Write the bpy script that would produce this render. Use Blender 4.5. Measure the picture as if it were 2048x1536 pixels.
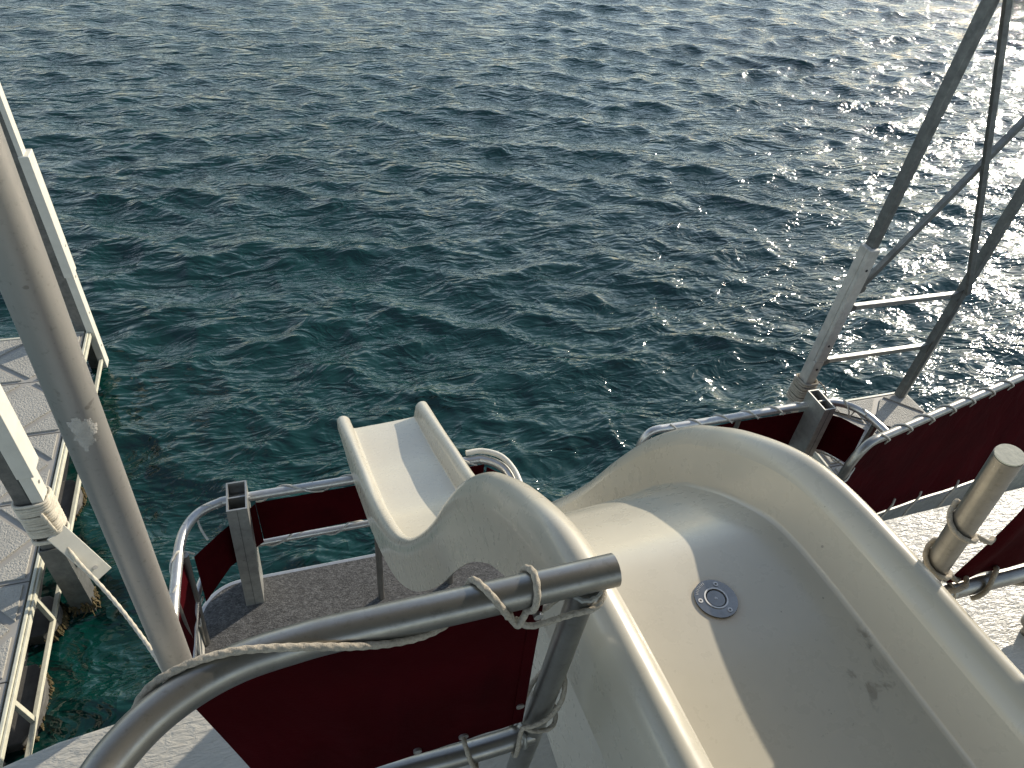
import bpy, math, random
import numpy as np
from mathutils import Vector, Matrix
random.seed(7)
rng = np.random.default_rng(11)
PI = math.pi
for o in list(bpy.data.objects):
    bpy.data.objects.remove(o)
S = bpy.context.scene
COL = S.collection

# ------------------------------------------------------------------ camera
SUN_AZ = math.radians(61.5)          # clockwise from +Y (bow direction)
SUN_EL = math.radians(20.0)
cam_d = bpy.data.cameras.new('camera')
cam = bpy.data.objects.new('camera', cam_d)
COL.objects.link(cam)
cam_d.sensor_width = 36.0
cam_d.lens = 1421.0 / 2048.0 * 36.0
cam_d.clip_start = 0.02
cam_d.clip_end = 9000.0
_n = Vector((-191 / 1421, 1606 / 1421, 1.0)).normalized()
_vx = Vector((5066 / 1421, -711 / 1421, 1.0))
_vx = (_vx - _n * _vx.dot(_n)).normalized()
_up = -_n
_vy = _up.cross(_vx)
if _vy.z < 0:
    _vy = -_vy
def c2w(v):
    return Vector((_vx.dot(v), _vy.dot(v), _up.dot(v)))
rgt, upv, bck = c2w(Vector((1, 0, 0))), c2w(Vector((0, -1, 0))), c2w(Vector((0, 0, -1)))
M = Matrix.Identity(4)
for i in range(3):
    M[i][0], M[i][1], M[i][2] = rgt[i], upv[i], bck[i]
M[2][3] = 4.65
cam.matrix_world = M
S.camera = cam

# ------------------------------------------------------------------ world, sun, exposure
W = bpy.data.worlds.new('World')
S.world = W
W.use_nodes = True
nt = W.node_tree
bg = nt.nodes['Background']
sky = nt.nodes.new('ShaderNodeTexSky')
sky.sky_type = 'NISHITA'
sky.sun_disc = False
sky.sun_elevation = SUN_EL
sky.sun_rotation = SUN_AZ
sky.air_density = 1.0
sky.dust_density = 0.4
sky.ozone_density = 1.3
# thin high cloud over the whole sky
tc = nt.nodes.new('ShaderNodeTexCoord')
mp = nt.nodes.new('ShaderNodeMapping')
mp.inputs['Scale'].default_value = (1.0, 1.0, 2.6)
nt.links.new(tc.outputs['Generated'], mp.inputs[0])
cn = nt.nodes.new('ShaderNodeTexNoise')
cn.inputs['Scale'].default_value = 2.4
cn.inputs['Detail'].default_value = 6
cn.inputs['Roughness'].default_value = .6
nt.links.new(mp.outputs[0], cn.inputs['Vector'])
cr = nt.nodes.new('ShaderNodeMapRange')
cr.inputs[1].default_value, cr.inputs[2].default_value = .30, .72
cr.inputs[3].default_value, cr.inputs[4].default_value = .7, 2.9
nt.links.new(cn.outputs[0], cr.inputs[0])
cv = nt.nodes.new('ShaderNodeVectorMath')
cv.operation = 'SCALE'
cv.inputs[0].default_value = (.97, .98, .96)
# thicker towards the horizon, all the way round
sx = nt.nodes.new('ShaderNodeSeparateXYZ')
nt.links.new(tc.outputs['Generated'], sx.inputs[0])
hz = nt.nodes.new('ShaderNodeMapRange')
hz.interpolation_type = 'SMOOTHSTEP'
hz.inputs[1].default_value, hz.inputs[2].default_value = 0.0, .75
hz.inputs[3].default_value, hz.inputs[4].default_value = 1.9, .35
nt.links.new(sx.outputs['Z'], hz.inputs[0])
hm = nt.nodes.new('ShaderNodeMath')
hm.operation = 'MULTIPLY'
nt.links.new(cr.outputs[0], hm.inputs[0])
nt.links.new(hz.outputs[0], hm.inputs[1])
nt.links.new(hm.outputs[0], cv.inputs['Scale'])
ca = nt.nodes.new('ShaderNodeVectorMath')
ca.operation = 'ADD'
nt.links.new(sky.outputs[0], ca.inputs[0])
nt.links.new(cv.outputs[0], ca.inputs[1])
nt.links.new(ca.outputs[0], bg.inputs[0])
bg.inputs[1].default_value = 0.128
sd = bpy.data.lights.new('sun', 'SUN')
sd.energy = 4.4
sd.angle = math.radians(0.55)
sd.color = (1.0, 0.90, 0.75)
sun = bpy.data.objects.new('sun', sd)
COL.objects.link(sun)
sdir = Vector((math.sin(SUN_AZ) * math.cos(SUN_EL), math.cos(SUN_AZ) * math.cos(SUN_EL), math.sin(SUN_EL)))
sun.rotation_euler = sdir.to_track_quat('Z', 'Y').to_euler()
sun.location = sdir * 30
S.view_settings.view_transform = 'Standard'
S.view_settings.look = 'None'
S.view_settings.gamma = 1.0
S.view_settings.exposure = 0.42
S.view_settings.use_curve_mapping = False

# ------------------------------------------------------------------ materials
class NT:
    def __init__(s, name):
        s.m = bpy.data.materials.new(name)
        s.m.use_nodes = True
        s.t = s.m.node_tree
        s.b = s.t.nodes['Principled BSDF']
        s.out = s.t.nodes['Material Output']
        s.geo = None
    def n(s, typ, **kw):
        nd = s.t.nodes.new(typ)
        for k, v in kw.items():
            if k.startswith('i_'):
                key = k[2:]
                key = int(key) if key.isdigit() else key
                if hasattr(v, 'outputs'):
                    s.t.links.new(v.outputs[0], nd.inputs[key])
                elif isinstance(v, bpy.types.NodeSocket):
                    s.t.links.new(v, nd.inputs[key])
                else:
                    nd.inputs[key].default_value = v
            else:
                setattr(nd, k, v)
        return nd
    def pos(s):
        if s.geo is None:
            s.geo = s.t.nodes.new('ShaderNodeNewGeometry')
        return s.geo.outputs['Position']
    def mapped(s, scale=(1, 1, 1), rot=(0, 0, 0), loc=(0, 0, 0)):
        mp = s.t.nodes.new('ShaderNodeMapping')
        mp.inputs['Scale'].default_value = scale
        mp.inputs['Rotation'].default_value = rot
        mp.inputs['Location'].default_value = loc
        s.t.links.new(s.pos(), mp.inputs['Vector'])
        return mp.outputs[0]
    def noise(s, scale, detail=4, rough=.55, vec=None, dist=0.0):
        nd = s.t.nodes.new('ShaderNodeTexNoise')
        nd.inputs['Scale'].default_value = scale
        nd.inputs['Detail'].default_value = detail
        nd.inputs['Roughness'].default_value = rough
        nd.inputs['Distortion'].default_value = dist
        s.t.links.new(vec if vec is not None else s.pos(), nd.inputs['Vector'])
        return nd.outputs[0]
    def ramp(s, fac, stops):
        r = s.t.nodes.new('ShaderNodeValToRGB')
        el = r.color_ramp.elements
        while len(el) < len(stops):
            el.new(.5)
        for e, (p, c) in zip(el, stops):
            e.position = p
            e.color = (c, c, c, 1) if not hasattr(c, '__len__') else (c[0], c[1], c[2], 1)
        s.t.links.new(fac, r.inputs[0])
        return r.outputs[0]
    def mix(s, fac, a, b, typ='MIX'):
        m = s.t.nodes.new('ShaderNodeMix')
        m.data_type = 'RGBA'
        m.blend_type = typ
        for v, k in ((fac, 0), (a, 6), (b, 7)):
            if isinstance(v, bpy.types.NodeSocket):
                s.t.links.new(v, m.inputs[k])
            elif hasattr(v, '__len__'):
                m.inputs[k].default_value = (v[0], v[1], v[2], 1)
            else:
                m.inputs[k].default_value = v
        return m.outputs[2]
    def math(s, op, a, b=0.0, c=None, clamp=False):
        m = s.t.nodes.new('ShaderNodeMath')
        m.operation = op
        m.use_clamp = clamp
        for v, k in ((a, 0), (b, 1), (c, 2)):
            if v is None:
                continue
            if isinstance(v, bpy.types.NodeSocket):
                s.t.links.new(v, m.inputs[k])
            else:
                m.inputs[k].default_value = v
        return m.outputs[0]
    def bump(s, h, strength, dist, normal=None):
        b = s.t.nodes.new('ShaderNodeBump')
        b.inputs['Strength'].default_value = strength
        b.inputs['Distance'].default_value = dist
        s.t.links.new(h, b.inputs['Height'])
        if normal is not None:
            s.t.links.new(normal, b.inputs['Normal'])
        return b.outputs[0]
    def near(s, p, r0, r1):
        d = s.t.nodes.new('ShaderNodeVectorMath')
        d.operation = 'DISTANCE'
        d.inputs[1].default_value = p
        s.t.links.new(s.pos(), d.inputs[0])
        mr = s.t.nodes.new('ShaderNodeMapRange')
        mr.interpolation_type = 'SMOOTHSTEP'
        mr.inputs[1].default_value = r0
        mr.inputs[2].default_value = r1
        mr.inputs[3].default_value = 1.0
        mr.inputs[4].default_value = 0.0
        s.t.links.new(d.outputs['Value'], mr.inputs[0])
        return mr.outputs[0]
    def set(s, **kw):
        for k, v in kw.items():
            key = {'col': 'Base Color', 'rough': 'Roughness', 'metal': 'Metallic', 'nrm': 'Normal', 'ior': 'IOR',
                   'coat': 'Coat Weight', 'coatr': 'Coat Roughness', 'spec': 'Specular IOR Level', 'sheen': 'Sheen Weight'}[k]
            if isinstance(v, bpy.types.NodeSocket):
                s.t.links.new(v, s.b.inputs[key])
            elif hasattr(v, '__len__'):
                s.b.inputs[key].default_value = (v[0], v[1], v[2], 1)
            else:
                s.b.inputs[key].default_value = v
        return s.m

def mat_water():
    k = NT('lake_water')
    big = k.noise(0.22, 4, .6)
    col = k.ramp(big, [(.3, (.0010, .0225, .0188)), (.75, (.0018, .0330, .0268))])
    gust = k.ramp(k.noise(0.16, 3, .6, k.mapped((1, 1.6, 1), (0, 0, .5))), [(.35, .5), (.65, 1.0)])
    def ridge(n):
        return k.math('MULTIPLY', k.math('ABSOLUTE', k.math('SUBTRACT', n, .5)), -2.0)
    a = ridge(k.noise(1.15, 3, .55, k.mapped((.8, 1.9, 1), (0, 0, .30)), .7))
    b = ridge(k.noise(2.9, 3, .55, k.mapped((.8, 1.7, 1), (0, 0, -.30)), .7))
    c = k.noise(11, 3, .6, k.mapped((.8, 1.5, 1), (0, 0, .6)), .5)
    n1 = k.bump(a, .60, .10)
    n2 = k.bump(k.math('MULTIPLY', b, gust), .85, .050, n1)
    n3 = k.bump(k.math('MULTIPLY', c, gust), .38, .016, n2)
    return k.set(col=col, rough=.095, ior=1.47, nrm=n3)

def mat_gel(name, base, stains=True):
    k = NT(name)
    big = k.noise(3.0, 4, .6)
    fine = k.noise(160, 3, .7)
    col = k.mix(k.ramp(big, [(.35, 0.0), (.7, 1.0)]), tuple(c * .93 for c in base), base)
    col = k.mix(k.ramp(fine, [(.28, .4), (.34, 0.0)]), col, tuple(c * .90 for c in base))
    if stains:
        sm = k.noise(38, 5, .65, k.mapped((1, .7, 1)), .6)
        m1 = k.math('MULTIPLY', k.near((0.7650, 0.3060, 3.6317), 0.0170, 0.0638), k.ramp(sm, [(.53, 0.0), (.62, 1.0)]))
        m2 = k.math('MULTIPLY', k.near((0.7905, 0.3655, 3.6317), 0.0170, 0.0425), k.ramp(sm, [(.5, 0.0), (.6, 1.0)]))
        m3 = k.math('MULTIPLY', k.near((0.6800, 0.2550, 3.6317), 0.0170, 0.1020), k.ramp(k.noise(60, 4, .6), [(.66, 0.0), (.70, 1.0)]))
        mm = k.math('MULTIPLY', k.math('ADD', k.math('ADD', m1, m2), m3, clamp=True), .52)
        col = k.mix(mm, col, (.16, .135, .105))
        fleck = k.noise(70, 1, .3, k.mapped((1, 1, 1), (0, 0, 0), (3, 1, 2)))
        col = k.mix(k.ramp(fleck, [(.83, 0.0), (.845, .6)]), col, (.10, .09, .08))
        ring = k.near((0.5992, 0.4913, 3.6317), 0.0323, 0.0527)
        col = k.mix(k.math('MULTIPLY', ring, .3), col, (.52, .37, .22))
    r = k.ramp(k.noise(26, 4, .6), [(.3, .24), (.75, .36)])
    return k.set(col=col, rough=r, spec=.5, nrm=k.bump(k.noise(300, 2, .6), .03, .001), coat=.35, coatr=.12)

def mat_metal(name, base, metal=.85, rl=.32, rh=.55, stain=.45, axis=(1, 1, 1)):
    k = NT(name)
    a = k.noise(14, 5, .65, k.mapped(axis))
    b = k.noise(90, 4, .65)
    col = k.mix(k.ramp(a, [(.32, 0.0), (.72, 1.0)]), tuple(c * stain for c in base), base)
    col = k.mix(k.ramp(b, [(.30, .40), (.42, 0.0)]), col, tuple(c * .45 for c in (base[0], base[1] * .95, base[2] * .88)))
    spots = k.noise(48, 2, .4)
    col = k.mix(k.ramp(spots, [(.72, 0.0), (.76, .45)]), col, (.12, .10, .085))
    return k.set(col=col, metal=metal, rough=k.ramp(a, [(.3, rh), (.7, rl)]), nrm=k.bump(b, .10, .002))

def mat_plain(name, base, rough=.5, var=.8, scale=12, bumps=None, spec=.5, coat=0.0):
    k = NT(name)
    a = k.noise(scale, 5, .6)
    col = k.mix(k.ramp(a, [(.3, 0.0), (.7, 1.0)]), tuple(c * var for c in base), base)
    kw = {}
    if bumps:
        kw['nrm'] = k.bump(k.noise(bumps[0], 3, .6), bumps[1], bumps[2])
    return k.set(col=col, rough=rough, spec=spec, coat=coat, **kw)

def mat_canvas():
    k = NT('maroon_canvas')
    wv = k.noise(260, 2, .5, k.mapped((1, 1, 1)))
    big = k.noise(5, 4, .6)
    col = k.mix(k.ramp(big, [(.3, 0.0), (.7, 1.0)]), (.026, .0008, .002), (.042, .0012, .003))
    fold = k.noise(5.5, 3, .5, k.mapped((1.6, 1.6, .8), (0, .5, 0)), .6)
    k.set(col=col, rough=.75, nrm=k.bump(wv, .25, .002, k.bump(fold, .35, .035)), spec=.04)
    tr = k.t.nodes.new('ShaderNodeBsdfTranslucent')
    tr.inputs[0].default_value = (.06, .002, .005, 1)
    ms = k.t.nodes.new('ShaderNodeMixShader')
    ms.inputs[0].default_value = .05
    k.t.links.new(k.b.outputs[0], ms.inputs[1])
    k.t.links.new(tr.outputs[0], ms.inputs[2])
    k.t.links.new(ms.outputs[0], k.out.inputs[0])
    return k.m

def mat_rope(name, base):
    k = NT(name)
    a = k.noise(300, 3, .7)
    b = k.noise(25, 3, .6)
    col = k.mix(k.ramp(b, [(.3, 0.0), (.7, 1.0)]), tuple(c * .68 for c in base), base)
    col = k.mix(k.ramp(a, [(.35, .6), (.55, 0.0)]), col, tuple(c * .45 for c in base))
    return k.set(col=col, rough=.9, spec=.2, nrm=k.bump(a, .7, .002))

def mat_carpet():
    k = NT('grey_carpet')
    v = k.noise(95, 3, .75, k.mapped((1, 1.8, 1), (0, 0, .4)))
    w = k.noise(34, 3, .7, k.mapped((1, 1.6, 1), (0, 0, .35)))
    big = k.noise(2.5, 3)
    h = k.math('ADD', v, k.math('MULTIPLY', w, .6))
    col = k.ramp(k.math('MULTIPLY', h, .625), [(.36, (.040, .040, .041)), (.50, (.105, .105, .106)), (.64, (.22, .22, .22))])
    col = k.mix(k.ramp(big, [(.3, 0.0), (.7, .35)]), col, (.085, .083, .082))
    return k.set(col=col, rough=.95, spec=.1, nrm=k.bump(h, .9, .012))

def mat_deck():
    k = NT('cream_textured_deck')
    a = k.noise(70, 3, .6, k.mapped((.55, 1.5, 1), (0, 0, .5)), .5)
    b = k.noise(26, 3, .6, k.mapped((.6, 1.5, 1), (0, 0, .5)), .4)
    big = k.noise(3, 4)
    h = k.math('ADD', a, k.math('MULTIPLY', b, .8))
    col = k.mix(k.ramp(big, [(.3, 0.0), (.7, 1.0)]), (.41, .39, .34), (.48, .46, .405))
    col = k.mix(k.ramp(k.noise(55, 4, .7), [(.60, 0.0), (.72, .45)]), col, (.38, .34, .28))
    return k.set(col=col, rough=.36, nrm=k.bump(h, .55, .008), spec=.5)

def mat_stipple():
    k = NT('stippled_dock_plastic')
    a = k.noise(75, 3, .6)
    big = k.noise(3, 4, .65)
    col = k.mix(k.ramp(big, [(.3, 0.0), (.72, 1.0)]), (.33, .315, .275), (.43, .41, .36))
    col = k.mix(k.ramp(a, [(.3, .35), (.5, 0.0)]), col, (.27, .25, .22))
    return k.set(col=col, rough=.7, spec=.3, nrm=k.bump(a, .9, .014))

def mat_algae():
    k = NT('algae_growth')
    a = k.noise(40, 5, .7)
    return k.set(col=k.ramp(a, [(.3, (.035, .045, .012)), (.55, (.12, .085, .035)), (.75, (.30, .25, .14))]), rough=.9, nrm=k.bump(a, 1, .02))

MT = {
    'water': mat_water(),
    'gel': mat_gel('cream_gelcoat', (.50, .462, .372)),
    'gel2': mat_gel('cream_gelcoat_plain', (.50, .47, .40), False),
    'tube': mat_metal('weathered_aluminium_tube', (.34, .33, .305), .9, .30, .42, .70),
    'pole': mat_metal('dull_aluminium_pole', (.50, .475, .44), .75, .40, .48, .88, (1, 1, .35)),
    'bright': mat_metal('bright_aluminium', (.58, .57, .545), .8, .30, .45, .75),
    'galv': mat_metal('dark_galvanised_steel', (.22, .225, .215), .6, .40, .62, .55),
    'galvl': mat_metal('light_galvanised_steel', (.46, .46, .43), .7, .35, .55, .65),
    'steel': mat_metal('stainless_steel', (.30, .285, .26), 1.0, .16, .26, .7),
    'canvas': mat_canvas(),
    'rope': mat_rope('weathered_rope', (.46, .41, .33)),
    'rope2': mat_rope('cream_rope', (.68, .62, .50)),
    'wire': mat_rope('thin_white_lacing', (.62, .59, .52)),
    'carpet': mat_carpet(),
    'deck': mat_deck(),
    'stipple': mat_stipple(),
    'dockbase': mat_plain('smooth_dock_plastic', (.36, .34, .30), .6, .8, 6, (90, .15, .004)),
    'trim': mat_plain('cream_painted_trim', (.60, .58, .46), .45, .78, 18, (120, .12, .003)),
    'hdpe': mat_plain('white_wear_plastic', (.66, .635, .55), .45, .86, 9, (140, .12, .003)),
    'hdpeg': mat_plain('grey_worn_plastic', (.50, .48, .43), .5, .72, 14, (120, .2, .004)),
    'black': mat_plain('black_float_plastic', (.018, .019, .021), .5, .6, 10, (60, .2, .004)),
    'float': mat_plain('grey_float_plastic', (.13, .125, .115), .6, .55, 12, (70, .3, .006)),
    'dark': mat_plain('dark_recess', (.02, .02, .02), .7),
    'blue': mat_plain('pale_blue_plastic', (.35, .58, .68), .5, .8),
    'algae': mat_algae(),
    'residue': mat_plain('flaking_residue', (.50, .475, .43), .85, .8, 60, (150, .5, .004)),
    'rock': mat_plain('dark_bank_rock', (.03, .03, .026), .9, .5, 3, (6, .8, .2)),
    'leaf': mat_plain('bank_leaves', (.06, .10, .02), .8, .5, 4),
    'foam': mat_plain('algae_thread', (.11, .10, .05), .9, .5, 20),
}

# ------------------------------------------------------------------ mesh helpers
def V(p):
    return Vector(p)

# upper storey and slide are scaled about the camera: factor, then height offset
CAM_SCALE = [1.0, 0.0]
def place(p):
    return Vector((p[0] * CAM_SCALE[0], p[1] * CAM_SCALE[0], p[2] * CAM_SCALE[0] + CAM_SCALE[1]))
def lower(z):
    return (z - CAM_SCALE[1]) / CAM_SCALE[0]

class MB:
    def __init__(s):
        s.v, s.f = [], []
    def add(s, vs, fs):
        o = len(s.v)
        s.v += [tuple(x) for x in vs]
        s.f += [tuple(i + o for i in q) for q in fs]
        return s
    def box(s, lo, hi):
        (a, b, c), (d, e, g) = lo, hi
        return s.hexa([(a, b, c), (d, b, c), (d, e, c), (a, e, c)], [(a, b, g), (d, b, g), (d, e, g), (a, e, g)])
    def hexa(s, bot, top):
        return s.add(list(bot) + list(top), [(3, 2, 1, 0), (4, 5, 6, 7), (0, 1, 5, 4), (1, 2, 6, 5), (2, 3, 7, 6), (3, 0, 4, 7)])
    def prism(s, poly, z0, z1):
        n = len(poly)
        return s.add([(x, y, z0) for x, y in poly] + [(x, y, z1) for x, y in poly],
                     [tuple(range(n))[::-1], tuple(range(n, 2 * n))] + [(i, (i + 1) % n, (i + 1) % n + n, i + n) for i in range(n)])
    def beam(s, a, b, w, h, side=None):
        a, b = V(a), V(b)
        d = (b - a).normalized()
        sd_ = V(side) if side is not None else (Vector((0, 0, 1)).cross(d) if abs(d.z) < .95 else Vector((1, 0, 0)))
        sd_ = (sd_ - d * sd_.dot(d)).normalized()
        u = d.cross(sd_)
        x, y = sd_ * (w / 2), u * (h / 2)
        return s.hexa([a - x - y, a + x - y, a + x + y, a - x + y], [b - x - y, b + x - y, b + x + y, b - x + y])
    def tube(s, pts, r, n=16, caps=True, strands=0, pitch=.03, amp=.14):
        pts = [V(p) for p in pts]
        rings = []
        t0 = (pts[1] - pts[0]).normalized()
        ref = Vector((0, 0, 1)) if abs(t0.z) < .9 else Vector((1, 0, 0))
        nrm = (ref - t0 * ref.dot(t0)).normalized()
        acc = 0.0
        for i, p in enumerate(pts):
            if i == 0:
                t = t0
            elif i == len(pts) - 1:
                t = (pts[i] - pts[i - 1]).normalized()
            else:
                t = ((pts[i + 1] - p).normalized() + (p - pts[i - 1]).normalized())
                t = t.normalized() if t.length > 1e-6 else (pts[i + 1] - p).normalized()
            nrm = (nrm - t * nrm.dot(t))
            nrm = nrm.normalized() if nrm.length > 1e-6 else t.orthogonal().normalized()
            bn = t.cross(nrm)
            if i:
                acc += (p - pts[i - 1]).length
            rr = r[i] if hasattr(r, '__len__') else r
            ring = []
            for k in range(n):
                a = 2 * PI * k / n
                q = rr * (1 + amp * math.cos(strands * a - 2 * PI * acc / pitch)) if strands else rr
                ring.append(p + nrm * (q * math.cos(a)) + bn * (q * math.sin(a)))
            rings.append(ring)
        vs = [v for ring in rings for v in ring]
        fs = []
        for i in range(len(pts) - 1):
            for k in range(n):
                k2 = (k + 1) % n
                fs.append((i * n + k, i * n + k2, (i + 1) * n + k2, (i + 1) * n + k))
        if caps:
            fs.append(tuple(range(n))[::-1])
            fs.append(tuple(range((len(pts) - 1) * n, len(pts) * n)))
        return s.add(vs, fs)
    def build(s, name, mat, parent=None, smooth=None, bevel=0.0, auto=35, two=None):
        me = bpy.data.meshes.new(name)
        me.from_pydata([tuple(place(p)) for p in s.v] if CAM_SCALE[0] != 1 else s.v, [], s.f)
        me.update()
        o = bpy.data.objects.new(name, me)
        COL.objects.link(o)
        me.materials.append(MT[mat])
        if bevel:
            b = o.modifiers.new('bevel', 'BEVEL')
            b.width = bevel
            b.segments = 2
            b.limit_method = 'ANGLE'
            b.angle_limit = math.radians(40)
        if smooth:
            me.polygons.foreach_set('use_smooth', [True] * len(me.polygons))
            if auto:
                me.set_sharp_from_angle(angle=math.radians(auto))
        if parent is not None:
            o.parent = parent
            o.matrix_parent_inverse = Matrix.Translation(-parent.location)
        return o

def tag(o, label=None, cat=None, group=None, kind=None):
    for k, v in (('label', label), ('category', cat), ('group', group), ('kind', kind)):
        if v:
            o[k] = v
    return o

def thing(name, loc, label, cat, group=None):
    o = bpy.data.objects.new(name, None)
    o.empty_display_size = .1
    COL.objects.link(o)
    o.location = place(loc)
    return tag(o, label, cat, group)

def crom(pts, k=8, closed=False):
    """Catmull-Rom through the points"""
    P = [V(p) for p in pts]
    n = len(P)
    out = []
    rng_ = range(n if closed else n - 1)
    for i in rng_:
        p1, p2 = P[i], P[(i + 1) % n]
        p0 = P[i - 1] if (i > 0 or closed) else p1 * 2 - p2
        p3 = P[(i + 2) % n] if (i < n - 2 or closed) else p2 * 2 - p1
        for j in range(k):
            t = j / k
            out.append(.5 * ((2 * p1) + (p2 - p0) * t + (2 * p0 - 5 * p1 + 4 * p2 - p3) * t * t + (3 * p1 - p0 - 3 * p2 + p3) * t ** 3))
    if not closed:
        out.append(P[-1])
    return out

def rope(name, pts, r, mat, parent, k=10, strands=3, pitch=None, amp=.09, n=12, smooth_path=True):
    pp = crom(pts, k) if smooth_path else [V(p) for p in pts]
    return MB().tube(pp, r, n, True, strands, pitch or r * 5.0, amp).build(name, mat, parent, smooth=True, auto=0)

def resample(path, step):
    P = [V(p) for p in path]
    out = [P[0]]
    for a, b in zip(P, P[1:]):
        L = (b - a).length
        m = max(1, int(L / step))
        for j in range(1, m + 1):
            out.append(a.lerp(b, j / m))
    return out

def lacing(name, path, R, rr, turns, drop, parent, mat='wire', side=(0, -1, 0), down=(0, 0, -1), jit=.3, phase=0.0):
    """a cord wound round a rail and through eyelets 'drop' below (or above) it"""
    P = resample(path, .02)
    cum = [0]
    for a, b in zip(P, P[1:]):
        cum.append(cum[-1] + (b - a).length)
    L = cum[-1]
    N = int(turns * 36)
    pts = []
    wob = [random.uniform(-jit, jit) for _ in range(int(turns) + 3)]
    j = 0
    for i in range(N + 1):
        th = 2 * PI * turns * i / N + phase
        w = th / (2 * PI)
        q = w % 1.0
        base = math.floor(w)
        wa, wb = wob[int(base) % len(wob)], wob[(int(base) + 1) % len(wob)]
        s_ = (i / N + (wa + (wb - wa) * q) * .5 / max(turns, 1)) * L
        s_ = min(max(s_, 0), L)
        while j < len(cum) - 2 and cum[j + 1] < s_:
            j += 1
        while j > 0 and cum[j] > s_:
            j -= 1
        d = cum[j + 1] - cum[j]
        p = P[j].lerp(P[j + 1], (s_ - cum[j]) / d if d > 1e-9 else 0)
        c, sn = math.cos(th), math.sin(th)
        e = max(0, -c) ** 5
        p = p - V(down) * (c * (R + rr)) + V(side) * (sn * (R + rr) * (1 - .3 * e)) + V(down) * (drop * e)
        pts.append(p)
    return rope(name, pts, rr, mat, parent, smooth_path=False, strands=0, n=8)

def rail(path, k=8):
    return crom(path, k)

def sheet(grid, th, name, mat, parent, smooth=True):
    """grid[i][j] of points -> a thin cloth with thickness th"""
    ni, nj = len(grid), len(grid[0])
    g = [[V(p) for p in row] for row in grid]
    def nrm(i, j):
        a = g[min(i + 1, ni - 1)][j] - g[max(i - 1, 0)][j]
        b = g[i][min(j + 1, nj - 1)] - g[i][max(j - 1, 0)]
        return a.cross(b).normalized()
    top = [g[i][j] + nrm(i, j) * th / 2 for i in range(ni) for j in range(nj)]
    bot = [g[i][j] - nrm(i, j) * th / 2 for i in range(ni) for j in range(nj)]
    N = ni * nj
    fs = []
    for i in range(ni - 1):
        for j in range(nj - 1):
            a, b, c, d = i * nj + j, (i + 1) * nj + j, (i + 1) * nj + j + 1, i * nj + j + 1
            fs += [(a, b, c, d), (d + N, c + N, b + N, a + N)]
    rim = [(i, 0) for i in range(ni)] + [(ni - 1, j) for j in range(1, nj)] + [(i, nj - 1) for i in range(ni - 2, -1, -1)] + [(0, j) for j in range(nj - 2, 0, -1)]
    for (a, b), (c, d) in zip(rim, rim[1:] + rim[:1]):
        p, q = a * nj + b, c * nj + d
        fs.append((q, p, p + N, q + N))
    return MB().add(top + bot, fs).build(name, mat, parent, smooth=smooth, auto=50)

def cloth(top, bot, name, parent, nu=24, nv=10, th=.003, wob=.004, nrmdir=(0, -1, 0), seed=0):
    """a panel hung between a top polyline and a bottom polyline (same param), gently wavy"""
    def along(path, t):
        P = [V(p) for p in path]
        L = [(b - a).length for a, b in zip(P, P[1:])]
        s_ = t * sum(L)
        for a, b, l in zip(P, P[1:], L):
            if s_ <= l or b is P[-1]:
                return a.lerp(b, min(1, s_ / l))
            s_ -= l
    rr = random.Random(seed)
    ph = [rr.uniform(0, 6.28) for _ in range(6)]
    fr = [rr.uniform(3, 14) for _ in range(6)]
    grid = []
    for i in range(nu + 1):
        t = i / nu
        row = []
        for j in range(nv + 1):
            q = j / nv
            p = along(top, t).lerp(along(bot, t), q)
            w = sum(math.sin(fr[k] * t * 3 + ph[k] + q * (k - 2.5) * 1.5) for k in range(6)) / 3
            p = p + V(nrmdir) * (w * wob * math.sin(PI * (.08 + .84 * q)))
            row.append(p)
        grid.append(row)
    return sheet(grid, th, name, 'canvas', parent)

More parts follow.
